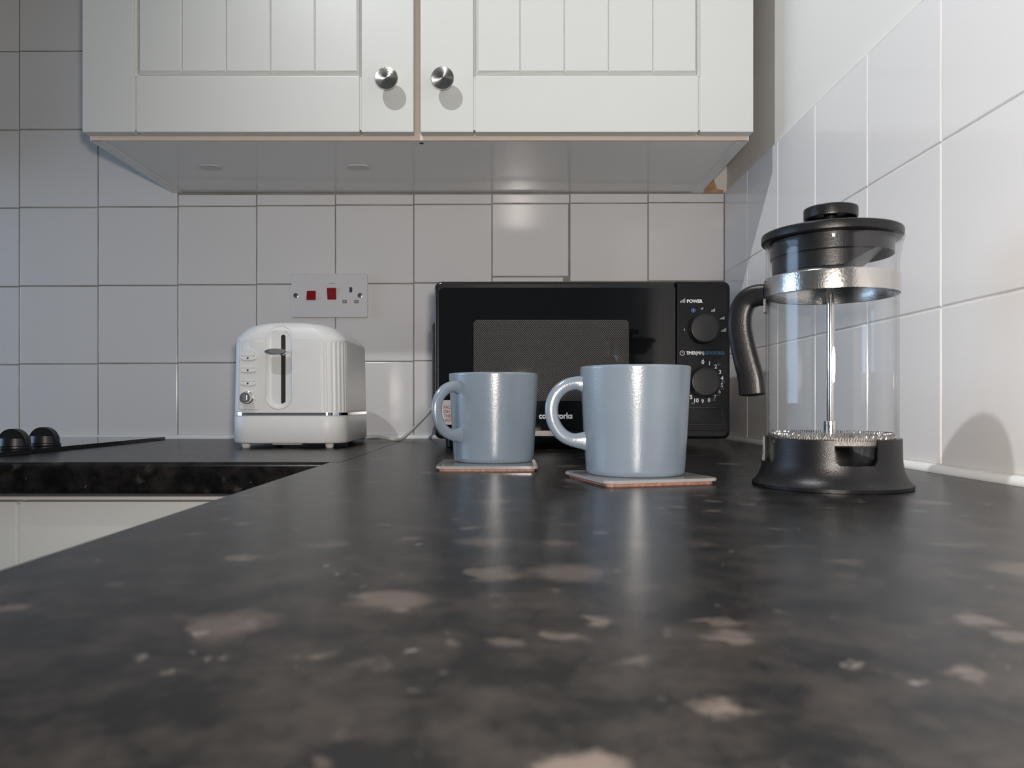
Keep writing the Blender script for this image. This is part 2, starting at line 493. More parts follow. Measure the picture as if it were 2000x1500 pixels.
# right wall
rcol = [1.4785, 1.3390, 1.1886, 1.0445, 0.8930, 0.7415, 0.5905, 0.4395, 0.2885, 0.1375, -0.0135, -0.1645]
rrow = [0.0075, 0.1610, 0.3215, 0.4780]
for a, b in zip(rcol, rcol[1:]):
    for z0, z1 in zip(rrow, rrow[1:]):
        add_tile(wall_right, (WX, (a+b)/2, WT+(z0+z1)/2), round(a-b-TG, 4), round(z1-z0-TG, 4), 'x')
bm = NB(); box(bm, WX+0.0012, WX+0.007, -0.17, WY+0.004, WT, WT+0.4785); obj('grout', bm, 'grout_light', wall_right, None)

# patch of bare plaster on the back wall in the gap beside the cabinet
bm = NB()
prism(bm, [(0.380, WT+0.4775), (0.4215, WT+0.4775), (0.4215, WT+0.4835), (0.409, WT+0.486), (0.404, WT+0.502), (0.4015, WT+0.511), (0.397, WT+0.500), (0.390, WT+0.492), (0.384, WT+0.4845)], 'y', WY+0.0045, WY+0.0065)
tag(obj('plaster_patch', bm, 'plaster', wall_back, None), 'brown bare plaster patch')

# sealant beads where the worktop meets the tiles
def bead(name, pts, label):
    bm = NB(); sweep(bm, pts, circ(0.0062, 8), caps=True)
    return tag(obj(name, bm, 'sealant', None, 60), label, kind='structure')
bead('trim_1', [(-1.3, WY-0.001, WT+0.0015), (-0.6, WY-0.001, WT+0.0018), (WX-0.004, WY-0.001, WT+0.0015)], 'white sealant bead along the foot of the back tiles')
bead('trim_2', [(WX-0.001, WY-0.006, WT+0.002), (WX-0.001, 0.6, WT+0.002), (WX-0.001, -0.3, WT+0.002)], 'white sealant bead along the foot of the right wall tiles')

# window in the left wall (outside the picture, source of the bluish side light)
bm = NB()
for y0, y1, z0, z1 in ((wy0, wy1, wz0, wz0+0.05), (wy0, wy1, wz1-0.05, wz1), (wy0, wy0+0.05, wz0, wz1), (wy1-0.05, wy1, wz0, wz1), (0.78, 0.82, wz0, wz1)):
    box(bm, XL-0.07, XL-0.03, y0, y1, z0, z1, 0.004, 1)
tag(obj('window_1', bm, 'door', None, None), 'white window frame in the left wall', kind='structure')

# ================================================================== worktops and base cabinets
EX = -0.2108                    # nose of the near worktop
EY = 0.877                      # nose of the far worktop
TH = 0.0385
def nose_profile(front, back, sgn):
    """points (u,z) of a worktop section, rounded nose at 'front'; sgn=+1 if back > front"""
    pts = []
    r1, r2 = 0.009, 0.008
    for i in range(9):
        a = PI/2*i/8
        pts.append((front + sgn*r1*(1-math.sin(a)), WT - r1 + r1*math.cos(a)))
    pts = [(back, WT)] + pts
    for i in range(7):
        a = PI/2*i/6
        pts.append((front + sgn*r2*(1-math.cos(a)), WT-TH + r2*(1-math.sin(a))))
    pts.append((back, WT-TH))
    return pts
bm = NB()
prism(bm, nose_profile(EX, WX-0.003, 1), 'y', -0.60, 0.8765)
prism(bm, [(-0.1905, WT), (WX-0.003, WT), (WX-0.003, WT-TH), (-0.1905, WT-TH)], 'y', 0.8765, WY-0.003)
tag(obj('worktop', bm, 'worktop', None, 30), 'dark speckled laminate worktop carrying the mugs, press and microwave', 'worktop')
bm = NB()
prism(bm, nose_profile(EY, WY-0.003, 1), 'x', -1.90, -0.1918)
tag(obj('worktop', bm, 'worktop', None, 30), 'dark laminate worktop carrying the toaster and hob', 'worktop')

def make_door(parent, x0, x1, z0, z1, y0, stile, rail, planks, knob=None):
    """framed tongue-and-groove door facing -Y; parts in the parent's space"""
    T = 0.019; g = 0.0011
    bm = NB()
    j = 0.0052
    box(bm, x0, x0+stile-g, y0, y0+T, z0, z1, 0.0022)
    box(bm, x1-stile+g, x1, y0, y0+T, z0, z1, 0.0022)
    box(bm, x0+stile+g, x1-stile-g, y0, y0+T, z0, z0+rail, 0.0022)
    box(bm, x0+stile+g, x1-stile-g, y0, y0+T, z1-rail, z1, 0.0022)
    box(bm, x0+0.004, x1-0.004, y0+0.0022, y0+T-0.001, z0+0.004, z0+rail-0.001)
    box(bm, x0+0.004, x1-0.004, y0+0.0022, y0+T-0.001, z1-rail+0.001, z1-0.004)
    # sloped moulding round the panel
    hx0, hx1, hz0, hz1 = x0+stile-0.001, x1-stile+0.001, z0+rail-0.001, z1-rail+0.001
    s = 0.0034; ya, yb = y0+0.0010, y0+0.0068
    O = [bm.verts.new((hx0, ya, hz0)), bm.verts.new((hx1, ya, hz0)), bm.verts.new((hx1, ya, hz1)), bm.verts.new((hx0, ya, hz1))]
    I = [bm.verts.new((hx0+s, yb, hz0+s)), bm.verts.new((hx1-s, yb, hz0+s)), bm.verts.new((hx1-s, yb, hz1-s)), bm.verts.new((hx0+s, yb, hz1-s))]
    OB = [bm.verts.new((v.co.x, y0+T-0.003, v.co.z)) for v in O]; IB = [bm.verts.new((v.co.x, y0+T-0.003, v.co.z)) for v in I]
    for i in range(4):
        k = (i+1) % 4
        bm.faces.new((O[i], O[k], I[k], I[i])); bm.faces.new((OB[i], OB[k], IB[k], IB[i]))
        bm.faces.new((O[i], O[k], OB[k], OB[i])); bm.faces.new((I[i], I[k], IB[k], IB[i]))
    d = obj('door', bm, 'door', parent, 40)
    px0, px1 = hx0+s, hx1-s
    pz0, pz1 = hz0+s, hz1-s
    wd = (px1-px0)/planks
    cache = {}
    for i in range(planks):
        cl = 0.0040 if i == 0 else 0.0018
        cr = 0.0040 if i == planks-1 else 0.0018
        ce = 0.0052
        if (cl, cr) not in cache:
            bm = NB()
            yf, ym, yk = y0+0.0014, y0+0.0066, y0+T-0.003
            a_, b_ = -wd/2+0.0001, wd/2-0.0001
            F = [bm.verts.new(v) for v in ((a_+cl, yf, pz0+ce), (b_-cr, yf, pz0+ce), (b_-cr, yf, pz1-ce), (a_+cl, yf, pz1-ce))]
            dl_ = ym if cl > 0.003 else y0+0.0034; dr_ = ym if cr > 0.003 else y0+0.0034
            K = [bm.verts.new(v) for v in ((a_, yk, pz0), (b_, yk, pz0), (b_, yk, pz1), (a_, yk, pz1))]
            Mv = [bm.verts.new(v) for v in ((a_, dl_, pz0+(ce*0.5 if dl_ < ym else 0)), (b_, dr_, pz0+(ce*0.5 if dr_ < ym else 0)), (b_, dr_, pz1-(ce*0.5 if dr_ < ym else 0)), (a_, dl_, pz1-(ce*0.5 if dl_ < ym else 0)))]
            bm.faces.new(F); bm.faces.new(list(reversed(K)))
            L0 = bm.verts.new((a_, ym, pz0)); R0 = bm.verts.new((b_, ym, pz0)); L1 = bm.verts.new((a_, ym, pz1)); R1 = bm.verts.new((b_, ym, pz1))
            # bottom and top end chamfers
            bm.faces.new([v for v in (F[0], Mv[0], L0, R0, Mv[1], F[1])]); bm.faces.new([v for v in (F[3], F[2], Mv[2], R1, L1, Mv[3])])
            bm.faces.new((F[0], F[3], Mv[3], Mv[0])); bm.faces.new((F[1], Mv[1], Mv[2], F[2]))
            bm.faces.new((L0, K[0], K[1], R0)); bm.faces.new((L1, R1, K[2], K[3]))
            bm.faces.new((Mv[0], Mv[3], L1, K[3], K[0], L0)); bm.faces.new((Mv[1], R0, K[1], K[2], R1, Mv[2]))
            bmesh.ops.remove_doubles(bm, verts=bm.verts, dist=1e-6)
            o = obj('plank', bm, 'door', d, None); cache[(cl, cr)] = o.data
        else:
            o = bpy.data.objects.new('plank', cache[(cl, cr)]); COL.objects.link(o); o.parent = d
        o.location = (px0+wd*(i+0.5), 0, 0)
    if knob:
        bm = NB()
        prof = [(0, 0.0), (0.0075, 0.0), (0.0065, 0.006), (0.0060, 0.015), (0.0085, 0.0185), (0.0165, 0.0195), (0.0172, 0.0205), (0.0172, 0.0235), (0.0166, 0.0243), (0.010, 0.0250), (0, 0.0253)]
        lathe(bm, prof, 40)
        bmesh.ops.rotate(bm, verts=bm.verts, matrix=Matrix.Rotation(PI/2, 3, 'X'))
        bmesh.ops.translate(bm, verts=bm.verts, vec=(knob[0], y0+0.0005, knob[1]))
        kn = obj('knob', bm, 'spun', d, 40); kn['label'] = 'round brushed steel knob'
    return d

# wall cabinet
DY = 1.165                      # face of the wall cabinet doors
wc = tag(empty('wall_cabinet', ((CAB_X0+CAB_X1)/2, DY, CAB_Z)), 'white two-door wall cabinet with grooved panels above the microwave', 'cabinet')
ox, oy, oz = wc.location
ch = 0.72
bm = NB(); box(bm, CAB_X0+0.019-ox, CAB_X1-0.019-ox, 0.022, WY+0.005-oy, 0.0015, 0.0185); obj('bottom_panel', bm, 'carcass', wc, None)
for xa, xb in ((CAB_X0+0.001, CAB_X0+0.019), (CAB_X1-0.019, CAB_X1-0.001)):
    bm = NB(); box(bm, xa-ox, xb-ox, 0.0205, WY+0.0055-oy, 0.0, ch); obj('side_panel', bm, 'carcass', wc, None)
bm = NB(); box(bm, CAB_X0+0.019-ox, CAB_X1-0.019-ox, 0.022, WY+0.005-oy, ch-0.018, ch); obj('top_panel', bm, 'carcass', wc, None)
bm = NB(); box(bm, CAB_X0+0.003-ox, CAB_X1-0.003-ox, 0.0195, 0.0222, 0.0, 0.0185); obj('front_edging', bm, 'edge', wc, None)
bm = NB(); box(bm, -0.1475-ox, -0.1275-ox, 0.0205, 0.04, 0.018, ch-0.018); obj('centre_post', bm, 'edge', wc, None)
make_door(wc, CAB_X0-ox, -0.1423-ox, 0.006, ch, 0.0, 0.0815, 0.0870, 5, (-0.1806-ox, CZ+0.489-oz))
make_door(wc, -0.1327-ox, CAB_X1-ox, 0.006, ch, 0.0, 0.0830, 0.0870, 5, (-0.0964-ox, CZ+0.489-oz))
for cx in (-0.513, -0.257):
    bm = NB(); prism(bm, rrect(cx-0.0195-ox, cx+0.0195-ox, 1.306-oy, 1.334-oy, 0.0138, 6), 'z', -0.0010, 0.0018)
    obj('fitting_cover', bm, 'cap', wc, None)
bm = NB(); prism(bm, [(-0.1345-ox+0.0035*math.cos(a), 1.2015-oy+0.0035*math.sin(a)) for a in [i*PI/6 for i in range(12)]], 'z', 0.0008, 0.003); obj('screw_hole', bm, 'mark', wc, None)

# unseen second cabinet, added to keep window light off the upper left tiles
added_shade_cabinet = tag(empty('wall_cabinet', (-1.63, DY, CAB_Z)), 'unseen white wall cabinet added on the left to shade the upper tiles', 'cabinet')
bm = NB(); box(bm, -0.349, 0.349, 0.0205, WY+0.0055-DY, 0.0, ch); obj('carcass', bm, 'carcass', added_shade_cabinet, None)
make_door(added_shade_cabinet, -0.35, -0.002, 0.006, ch, 0.0, 0.0815, 0.0870, 3); make_door(added_shade_cabinet, 0.002, 0.35, 0.006, ch, 0.0, 0.0815, 0.0870, 3)

# base cabinets
def base_cabinet(loc, rz, width, doors, label):
    c = tag(empty('base_cabinet', loc, rz), label, 'cabinet')
    bm = NB(); box(bm, 0, width, 0.020, 0.56, 0.15, WT-TH); obj('carcass', bm, 'carcass', c, None)
    bm = NB(); box(bm, 0, width, 0.07, 0.085, 0.0, 0.15); obj('plinth', bm, 'door', c, None)
    for a, b in doors: make_door(c, a, b, 0.155, WT-0.0475, 0.0, 0.0805, 0.087, 4)
    return c
base_cabinet((-1.060, 0.897, 0), 0, 0.842, ((0.0, 0.401), (0.404, 0.804)), 'white base cabinet with a grooved door under the far worktop')
base_cabinet((-0.184, 0.86, 0), -PI/2, 1.40, ((0.10, 0.70), (0.703, 1.303)), 'white base cabinet under the near worktop edge')

# ================================================================== hob
hob = tag(empty('hob', (-0.931, 1.18, WT)), 'black ceramic hob with knobs set into the far worktop', 'hob')
bm = NB(); prism(bm, rrect(-0.290, 0.290, -0.255, 0.256, 0.006, 3), 'z', 0.0004, 0.006)
obj('glass_top', bm, 'hob_glass', hob, 30)
kp = None
for i, (kx, ky) in enumerate(((-0.677, 1.118), (-0.671, 1.040), (-0.668, 0.962))):
    bm = NB()
    lathe(bm, [(0, 0.006), (0.0205, 0.006), (0.0210, 0.0075), (0.0208, 0.0095), (0.0180, 0.0100), (0.0195, 0.0105), (0.0183, 0.0205), (0.0170, 0.0215), (0, 0.0215)], 36)
    skirt = bm
    k = obj('control_knob', skirt, 'black', hob, 40, (kx+0.931, ky-1.18, 0))
    bm = NB()
    arc = [(-0.0185, 0.012)] + [(0.0195*math.cos(PI-t*PI/16)-0.0005, 0.013+0.0205*math.sin(t*PI/16)) for t in range(17)] + [(0.0185, 0.012)]
    prism(bm, arc, 'y', -0.0085, 0.0060)
    es = [e for e in bm.edges if abs(e.verts[0].co.y-e.verts[1].co.y) < 1e-6]
    bmesh.ops.bevel(bm, geom=es, offset=0.0012, segments=2, affect='EDGES')
    obj('grip', bm, 'black', k, 40)

# ================================================================== unseen hood over the hob, added to shade the upper left tiles
hood = tag(empty('added_shade_hood', (-0.97, 1.23, 1.78)), 'unseen slim white hood added above the hob to shade the left tiles', 'cooker hood')
bm = NB(); box(bm, -0.29, 0.29, -0.24, 0.248, 0.0, 0.075, 0.006); obj('canopy', bm, 'door', hood, 40)
bm = NB(); box(bm, -0.12, 0.12, 0.03, 0.250, 0.074, 0.66, 0.004); obj('chimney', bm, 'door', hood, 40)

# ================================================================== toaster
TX, TY = -0.3335, 1.2590
toaster = tag(empty('toaster', (TX, TY, WT)), 'white two-slot toaster with a chrome band under the wall socket', 'toaster')
def ring_pts(w, l, r, amp, nc=42, ribs=7):
    """rounded rectangle (half sizes w,l) with vertical flutes on the four corners"""
    pts = []
    for cx, cy, a in ((w-r, -(l-r), -PI/2), (w-r, l-r, 0), (-(w-r), l-r, PI/2), (-(w-r), -(l-r), PI)):
        for i in range(nc+1):
            u = i/nc; t = a + PI/2*u
            rr = r
            if amp and 0.02 < u < 0.98: rr = r - amp*0.5*(1-math.cos(2*PI*ribs*u))
            pts.append((cx+rr*math.cos(t), cy+rr*math.sin(t)))
    return pts
def loft(bm, levels):
    rings = []
    for z, w, l, r, amp in levels: rings.append([bm.verts.new((x, y, z)) for x, y in ring_pts(w, l, r, amp)])
    n = len(rings[0])
    for A, B in zip(rings, rings[1:]):
        for i in range(n): bm.faces.new((A[i], A[(i+1) % n], B[(i+1) % n], B[i]))
    bm.faces.new(list(reversed(rings[0]))); bm.faces.new(rings[-1])
bm = NB()
loft(bm, [(0.0095, 0.0845, 0.1060, 0.032, 0), (0.0080, 0.0855, 0.1070, 0.033, 0), (0.0105, 0.0876, 0.1090, 0.034, 0), (0.0480, 0.0873, 0.1087, 0.034, 0), (0.0500, 0.0866, 0.1080, 0.034, 0)])
obj('base', bm, 'toaster', toaster, 50)
bm = NB(); loft(bm, [(0.0500, 0.0878, 0.1093, 0.034, 0), (0.0543, 0.0877, 0.1092, 0.034, 0)])
obj('trim_band', bm, 'chrome', toaster, 50)
R = 0.034
bm = NB()
lev = [(0.0543, 0.0864, 0.1080, R, 0), (0.0560, 0.0869, 0.1083, R, 0), (0.0572, 0.0869, 0.1083, R, 0.0013),
       (0.1600, 0.0850, 0.1073, R, 0.0013), (0.1618, 0.0850, 0.1073, R, 0), (0.1655, 0.0846, 0.1071, R, 0), (0.1685, 0.0828, 0.1064, 0.033, 0),
       (0.1730, 0.0787, 0.1052, 0.032, 0), (0.1780, 0.0735, 0.1037, 0.031, 0), (0.1830, 0.0675, 0.1015, 0.030, 0), (0.1870, 0.0600, 0.0988, 0.029, 0), (0.1898, 0.0500, 0.0955, 0.028, 0), (0.1915, 0.0390, 0.0910, 0.027, 0), (0.1922, 0.0300, 0.0860, 0.025, 0)]
loft(bm, lev)
body = obj('body', bm, 'toaster', toaster, 38)
# stadium-shaped lever channel cut into the front
def stadium(cx, z0, z1, hw, n=10):
    pts = []
    for i in range(n+1):
        a = PI*i/n; pts.append((cx+hw*math.cos(a), z1-hw+hw*math.sin(a)))
    for i in range(n+1):
        a = PI+PI*i/n; pts.append((cx+hw*math.cos(a), z0+hw+hw*math.sin(a)))
    return pts
chx = -0.0105
bm = NB()
# concave channel cutter: three stacked outlines narrowing inwards
def cutter(bm, specs):
    rings = [[bm.verts.new((x, y, z)) for x, z in stadium(chx, z0, z1, hw)] for y, z0, z1, hw in specs]
    n = len(rings[0])
    bm.faces.new(rings[0]); bm.faces.new(list(reversed(rings[-1])))
    for A, B in zip(rings, rings[1:]):
        for i in range(n): bm.faces.new((A[i], A[(i+1) % n], B[(i+1) % n], B[i]))
cutter(bm, [(-0.1235, 0.0605, 0.1845, 0.0197), (-0.1067, 0.0605, 0.1845, 0.0197), (-0.1035, 0.0640, 0.1815, 0.0165), (-0.1018, 0.0690, 0.1770, 0.0115)])
cut = obj('cutter', bm, 'toaster', toaster, None)
md = body.modifiers.new('cut', 'BOOLEAN'); md.operation = 'DIFFERENCE'; md.solver = 'EXACT'; md.object = cut
dg = bpy.context.evaluated_depsgraph_get()
nm = bpy.data.meshes.new_from_object(body.evaluated_get(dg))
body.modifiers.clear(); body.data = nm; finish(nm, 38)
wn_m = body.modifiers.new('weighted_normals', 'WEIGHTED_NORMAL'); wn_m.keep_sharp = True; wn_m.weight = 80
cm = cut.data; bpy.data.objects.remove(cut); bpy.data.meshes.remove(cm)
# raised bead round the channel
bm = NB()
def front_y(z):
    for (z0, _, l0, _, _), (z1, _, l1, _, _) in zip(lev, lev[1:]):
        if z0 <= z <= z1: return -(l0+(l1-l0)*(z-z0)/(z1-z0))
    return -0.1075
sweep(bm, [(x, front_y(z)+0.0001, z) for x, z in stadium(chx, 0.0597, 0.1853, 0.0205, 14)], circ(0.0009, 6), up=Vector((0, -1, 0)), closed=True)
obj('channel_rim', bm, 'toaster', toaster, 60)
bm = NB(); plate(bm, stadium(-0.0055, 0.0665, 0.1725, 0.0033, 6), -0.1024, -0.0955, 0); obj('lever_slot', bm, 'dark_slot', toaster, None)
# lever: pointed oval paddle with a grey face
def lens(hw, hh, n=12, pw=1.25):
    out = []
    for i in range(2*n):
        a = PI*i/n
        out.append((hw*math.cos(a), hh*math.copysign(abs(math.sin(a))**pw, math.sin(a))))
    return out
bm = NB()
plate(bm, [(-0.0115+x, 0.1455+z) for x, z in lens(0.0168, 0.0046)], -0.1235, -0.1095, 0.0010)
box(bm, -0.0080, -0.0030, -0.1115, -0.0995, 0.1405, 0.1485)
lv = obj('lever', bm, 'chrome', toaster, 40)
bm = NB(); plate(bm, [(-0.0095+x, 0.1457+z) for x, z in lens(0.0118, 0.0036, 12, 0.9)], -0.1239, -0.123, 0); obj('lever_face', bm, 'lever_grey', lv, None)
# control panel with three buttons and a browning dial
bm = NB()
cpx = -0.0550
pts = [(cpx-0.0145, 0.0585), (cpx+0.0145, 0.0585)] + [(cpx+0.0145*math.cos(PI*i/12), 0.1355+0.0145*math.sin(PI*i/12)) for i in range(13)]
plate(bm, pts, -0.1093, -0.106, 0.0008); cpan = obj('control_panel', bm, 'toaster', toaster, 40)
for bz in (0.1365, 0.1182, 0.0985):
    bm = NB(); plate(bm, [(cpx-0.001+x, bz+z) for x, z in lens(0.0118, 0.0040, 12, 0.95)], -0.1113, -0.1085, 0.0010); bt = obj('button', bm, 'toaster_matt', cpan, 40)
    bm = NB(); box(bm, cpx-0.0112, cpx+0.0092, -0.1113, -0.11, bz+0.0029, bz+0.0034); prism(bm, [(cpx-0.0015+0.0016*math.cos(a*PI/5), bz-0.0002+0.0018*math.sin(a*PI/5)) for a in range(10)], 'y', -0.1115, -0.111); obj('icon', bm, 'ink_dark', bt, None)
bm = NB(); lathe(bm, [(0, 0), (0.0095, 0), (0.0095, 0.003), (0.0086, 0.0035), (0.0083, 0.0125), (0.0074, 0.0135), (0, 0.0135)], 32)
bmesh.ops.rotate(bm, verts=bm.verts, matrix=Matrix.Rotation(PI/2, 3, 'X')); bmesh.ops.translate(bm, verts=bm.verts, vec=(cpx-0.0020, -0.1091, 0.0768))
dl = obj('browning_dial', bm, 'chrome', toaster, 40)
bm = NB(); plate(bm, rrect(cpx-0.0048, cpx+0.0008, 0.0712, 0.0822, 0.002, 3), -0.1237, -0.122, 0); obj('dial_grip', bm, 'lever_grey', dl, None)
bm = NB()
for a in (75, 40, 12, -18, -45):
    x, z = cpx-0.002+0.0122*math.cos(math.radians(a)), 0.0768+0.0122*math.sin(math.radians(a))
    box(bm, x-0.0006, x+0.0006, -0.1096, -0.109, z-0.0007, z+0.0007)
obj('dial_marks', bm, 'ink_grey', cpan, None)
# bread slots, crumb tray and feet
for sx in (-0.0145, 0.0145):
    bm = NB()
    pts = rrect(sx-0.0125, sx+0.0125, -0.070, 0.072, 0.006, 4)
    A, B = prism(bm, pts, 'z', 0.1900, 0.1934); o = obj('slot_frame', bm, 'polished', toaster, 40)
    bm = NB(); prism(bm, rrect(sx-0.0100, sx+0.0100, -0.0675, 0.0695, 0.0045, 4), 'z', 0.1905, 0.1937); obj('bread_slot', bm, 'dark_slot', toaster, None)
bm = NB(); box(bm, -0.026, 0.020, -0.092, -0.05, 0.0045, 0.0090, 0.002); obj('crumb_tray', bm, 'toaster', toaster, 40)
for fx in (-0.0680, 0.0600):
    for fy in (-0.083, 0.083):
        bm = NB(); lathe(bm, [(0, 0), (0.0050, 0), (0.0060, 0.0012), (0.0078, 0.0100), (0, 0.0100)], 20); obj('foot', bm, 'toaster_matt', toaster, 40, (fx, fy, 0))
# power cord from the rear, along the worktop and up behind the microwave
bm = NB()
cp = [(0.040, 0.100, 0.014), (0.066, 0.120, 0.0065), (0.0935, 0.125, 0.0080), (0.1135, 0.1145, 0.0060), (0.1305, 0.1125, 0.0036), (0.1435, 0.1325, 0.0052), (0.1635, 0.1665, 0.026), (0.1855, 0.1945, 0.052), (0.2075, 0.2115, 0.085), (0.2295, 0.2145, 0.115)]
sweep(bm, spline(cp, 60), circ(0.0030, 10)); obj('power_cord', bm, 'cord', toaster, 60)

# ================================================================== cooker switch and socket plate
sp = tag(empty('cooker_switch', ((643-990)/1.0136/1000, WY, CZ+(790-577)/1.0136/1000)), 'white double wall plate with two red rocker switches and a socket', 'socket')
S = 1/1.0145/1000
def sxz(x, y): return ((x-643)*S, (577-y)*S)
bm = NB(); plate(bm, rrect(-0.0735, 0.0735, -0.0425, 0.0425, 0.0035, 4), -0.0095, 0.0002, 0.0022); obj('face_plate', bm, 'socket', sp, 40)
def rocker(x, y, hw, hh, tilt, name):
    cx, cz = sxz(x, y)
    bm = NB()
    prof = [(-0.009, -hh), (-0.0125-tilt, -hh), (-0.0112, 0), (-0.0125+tilt, hh), (-0.009, hh)]
    prism(bm, [(a, b) for a, b in prof], 'x', -hw, hw)
    bmesh.ops.bevel(bm, geom=list(bm.edges), offset=0.0005, segments=1, affect='EDGES')
    o = obj(name, bm, 'red', sp, 40, (cx, 0, cz)); o['label'] = 'red rocker switch'
rocker(608, 577, 0.0086, 0.0090, 0.0022, 'rocker'); rocker(648, 574, 0.0086, 0.0110, -0.0022, 'rocker')
for x, y, hw, hh, m_ in ((685, 566, 0.0027, 0.0050, 'mark'), (673, 589, 0.0040, 0.0030, 'shutter'), (696, 589, 0.0040, 0.0030, 'shutter')):
    cx, cz = sxz(x, y)
    bm = NB(); box(bm, cx-hw, cx+hw, -0.0098, -0.008, cz-hh, cz+hh)
    if m_ == 'shutter':
        pin = obj('pin_hole', bm, 'mark', sp, None)
        bm = NB(); box(bm, cx-hw+0.0010, cx+hw-0.0010, -0.0100, -0.0085, cz-hh+0.0010, cz+hh-0.0010); obj('shutter', bm, 'shutter', pin, None)
    else: obj('pin_hole', bm, 'mark', sp, None)
for x in (577.5, 703):
    cx, cz = sxz(x, 577)
    bm = NB(); lathe(bm, [(0.0048, -0.0004), (0.0048, 0.0006), (0.0040, 0.0009), (0, 0.0011)], 20)
    bmesh.ops.rotate(bm, verts=bm.verts, matrix=Matrix.Rotation(PI/2, 3, 'X')); bmesh.ops.translate(bm, verts=bm.verts, vec=(cx, -0.0094, cz))
    s_ = obj('screw', bm, 'steel', sp, 40)
    bm = NB(); box(bm, -0.0036, 0.0036, -0.0003, 0.0002, -0.0007, 0.0007)
    bmesh.ops.rotate(bm, verts=bm.verts, matrix=Matrix.Rotation(0.7, 3, 'Y')); bmesh.ops.translate(bm, verts=bm.verts, vec=(cx, -0.0104, cz)); obj('screw_slot', bm, 'mark', s_, None)
bm = NB(); cx, cz = sxz(648, 553.5); box(bm, cx-0.0064, cx+0.0064, -0.0097, -0.009, cz-0.0007, cz+0.0007); obj('printed_mark', bm, 'ink_grey', sp, None)

# ================================================================== microwave
MY = 1.132; MS = 1/1.3163/1000
mw = tag(empty('microwave', (0.112, MY, WT)), 'black microwave oven with two dials standing against the back wall', 'microwave')
def mxz(x, y): return ((x-990)*MS-0.112, 0.0665+(790-y)*MS)
mx0, mx1 = -0.2195, 0.2200; mz0, mz1 = 0.0155, 0.2495; msx = (1320.5-990)*MS-0.112
bm = NB(); box(bm, mx0+0.004, mx1-0.003, 0.030, 0.322, mz0, mz1-0.003, 0.004); obj('casing', bm, 'black', mw, 40)
bm = NB(); prism(bm, [(mx0+0.006, 0.045), (mx0-0.0115, 0.060), (mx0-0.0115, 0.192), (mx0+0.006, 0.208)], 'y', 0.075, 0.30); obj('side_vent', bm, 'black', mw, None)
bm = NB(); plate(bm, rrect4(mx0, msx-0.0006, mz0, mz1, (0.0006, 0.010, 0.010, 0.0006)), 0.0, 0.030, 0.0045); dr = obj('door', bm, 'door_black', mw, 30)
gx0, gz0 = mx0+0.0065, mz0+0.012
gz1 = mxz(0, 562)[1]
bm = NB(); plate(bm, rrect4(gx0, msx-0.0010, gz0, gz1, (0.0005, 0.007, 0.007, 0.0005)), -0.0012, 0.004, 0.0006, 2); pn = obj('door_glass', bm, 'gloss_black', dr, 30)
a = mxz(925, 783); b = mxz(1228, 625)
bm = NB(); plate(bm, rrect(a[0], b[0], a[1], b[1], 0.006, 5), -0.0015, 0.001, 0.0); wn_ = obj('mesh_window', bm, 'mesh', dr, None)
wn_['label'] = 'perforated metal mesh window'
bm = NB(); plate(bm, rrect4(msx+0.0006, mx1, mz0, mz1, (0.010, 0.0006, 0.0006, 0.010)), 0.0, 0.030, 0.0045); cp_ = obj('control_panel', bm, 'panel_black', mw, 30)
pz1 = mxz(0, 562)[1]
bm = NB(); plate(bm, rrect4(msx+0.0012, mx1-0.0052, mz0+0.012, pz1, (0.006, 0.0005, 0.0005, 0.006)), -0.0010, 0.003, 0.0005, 2); fasc = obj('fascia', bm, 'panel_black', cp_, 30)
# dials
for px, py in ((1371.5, 643), (1373, 746.5)):
    cx, cz = mxz(px, py)
    bm = NB(); lathe(bm, [(0, 0), (0.0222, 0), (0.0225, 0.002), (0.0210, 0.0165), (0.0204, 0.0178), (0.0190, 0.0184), (0, 0.0184)], 56)
    bmesh.ops.rotate(bm, verts=bm.verts, matrix=Matrix.Rotation(PI/2, 3, 'X')); bmesh.ops.translate(bm, verts=bm.verts, vec=(cx, -0.0008, cz))
    dl = obj('dial', bm, 'black', mw, 40)
    bm = NB(); lathe(bm, [(0.0193, 0.0180), (0.0193, 0.0187), (0.0188, 0.0187), (0.0188, 0.0180)], 56, closed=True)
    bmesh.ops.rotate(bm, verts=bm.verts, matrix=Matrix.Rotation(PI/2, 3, 'X')); bmesh.ops.translate(bm, verts=bm.verts, vec=(cx, -0.0008, cz)); obj('dial_edge', bm, 'panel_black', dl, 40)
# door button
a = mxz(1341, 829); b = mxz(1412, 795.5)
bm = NB(); plate(bm, rrect(a[0], b[0], a[1], b[1], 0.003, 4), -0.0013, 0.001, 0); obj('button_gap', bm, 'mark', cp_, None)
bm = NB(); plate(bm, rrect(a[0]+0.0010, b[0]-0.0010, a[1]+0.0010, b[1]-0.0010, 0.0025, 4), -0.0024, 0.001, 0.0008, 2); obj('door_button', bm, 'panel_black', cp_, 30)
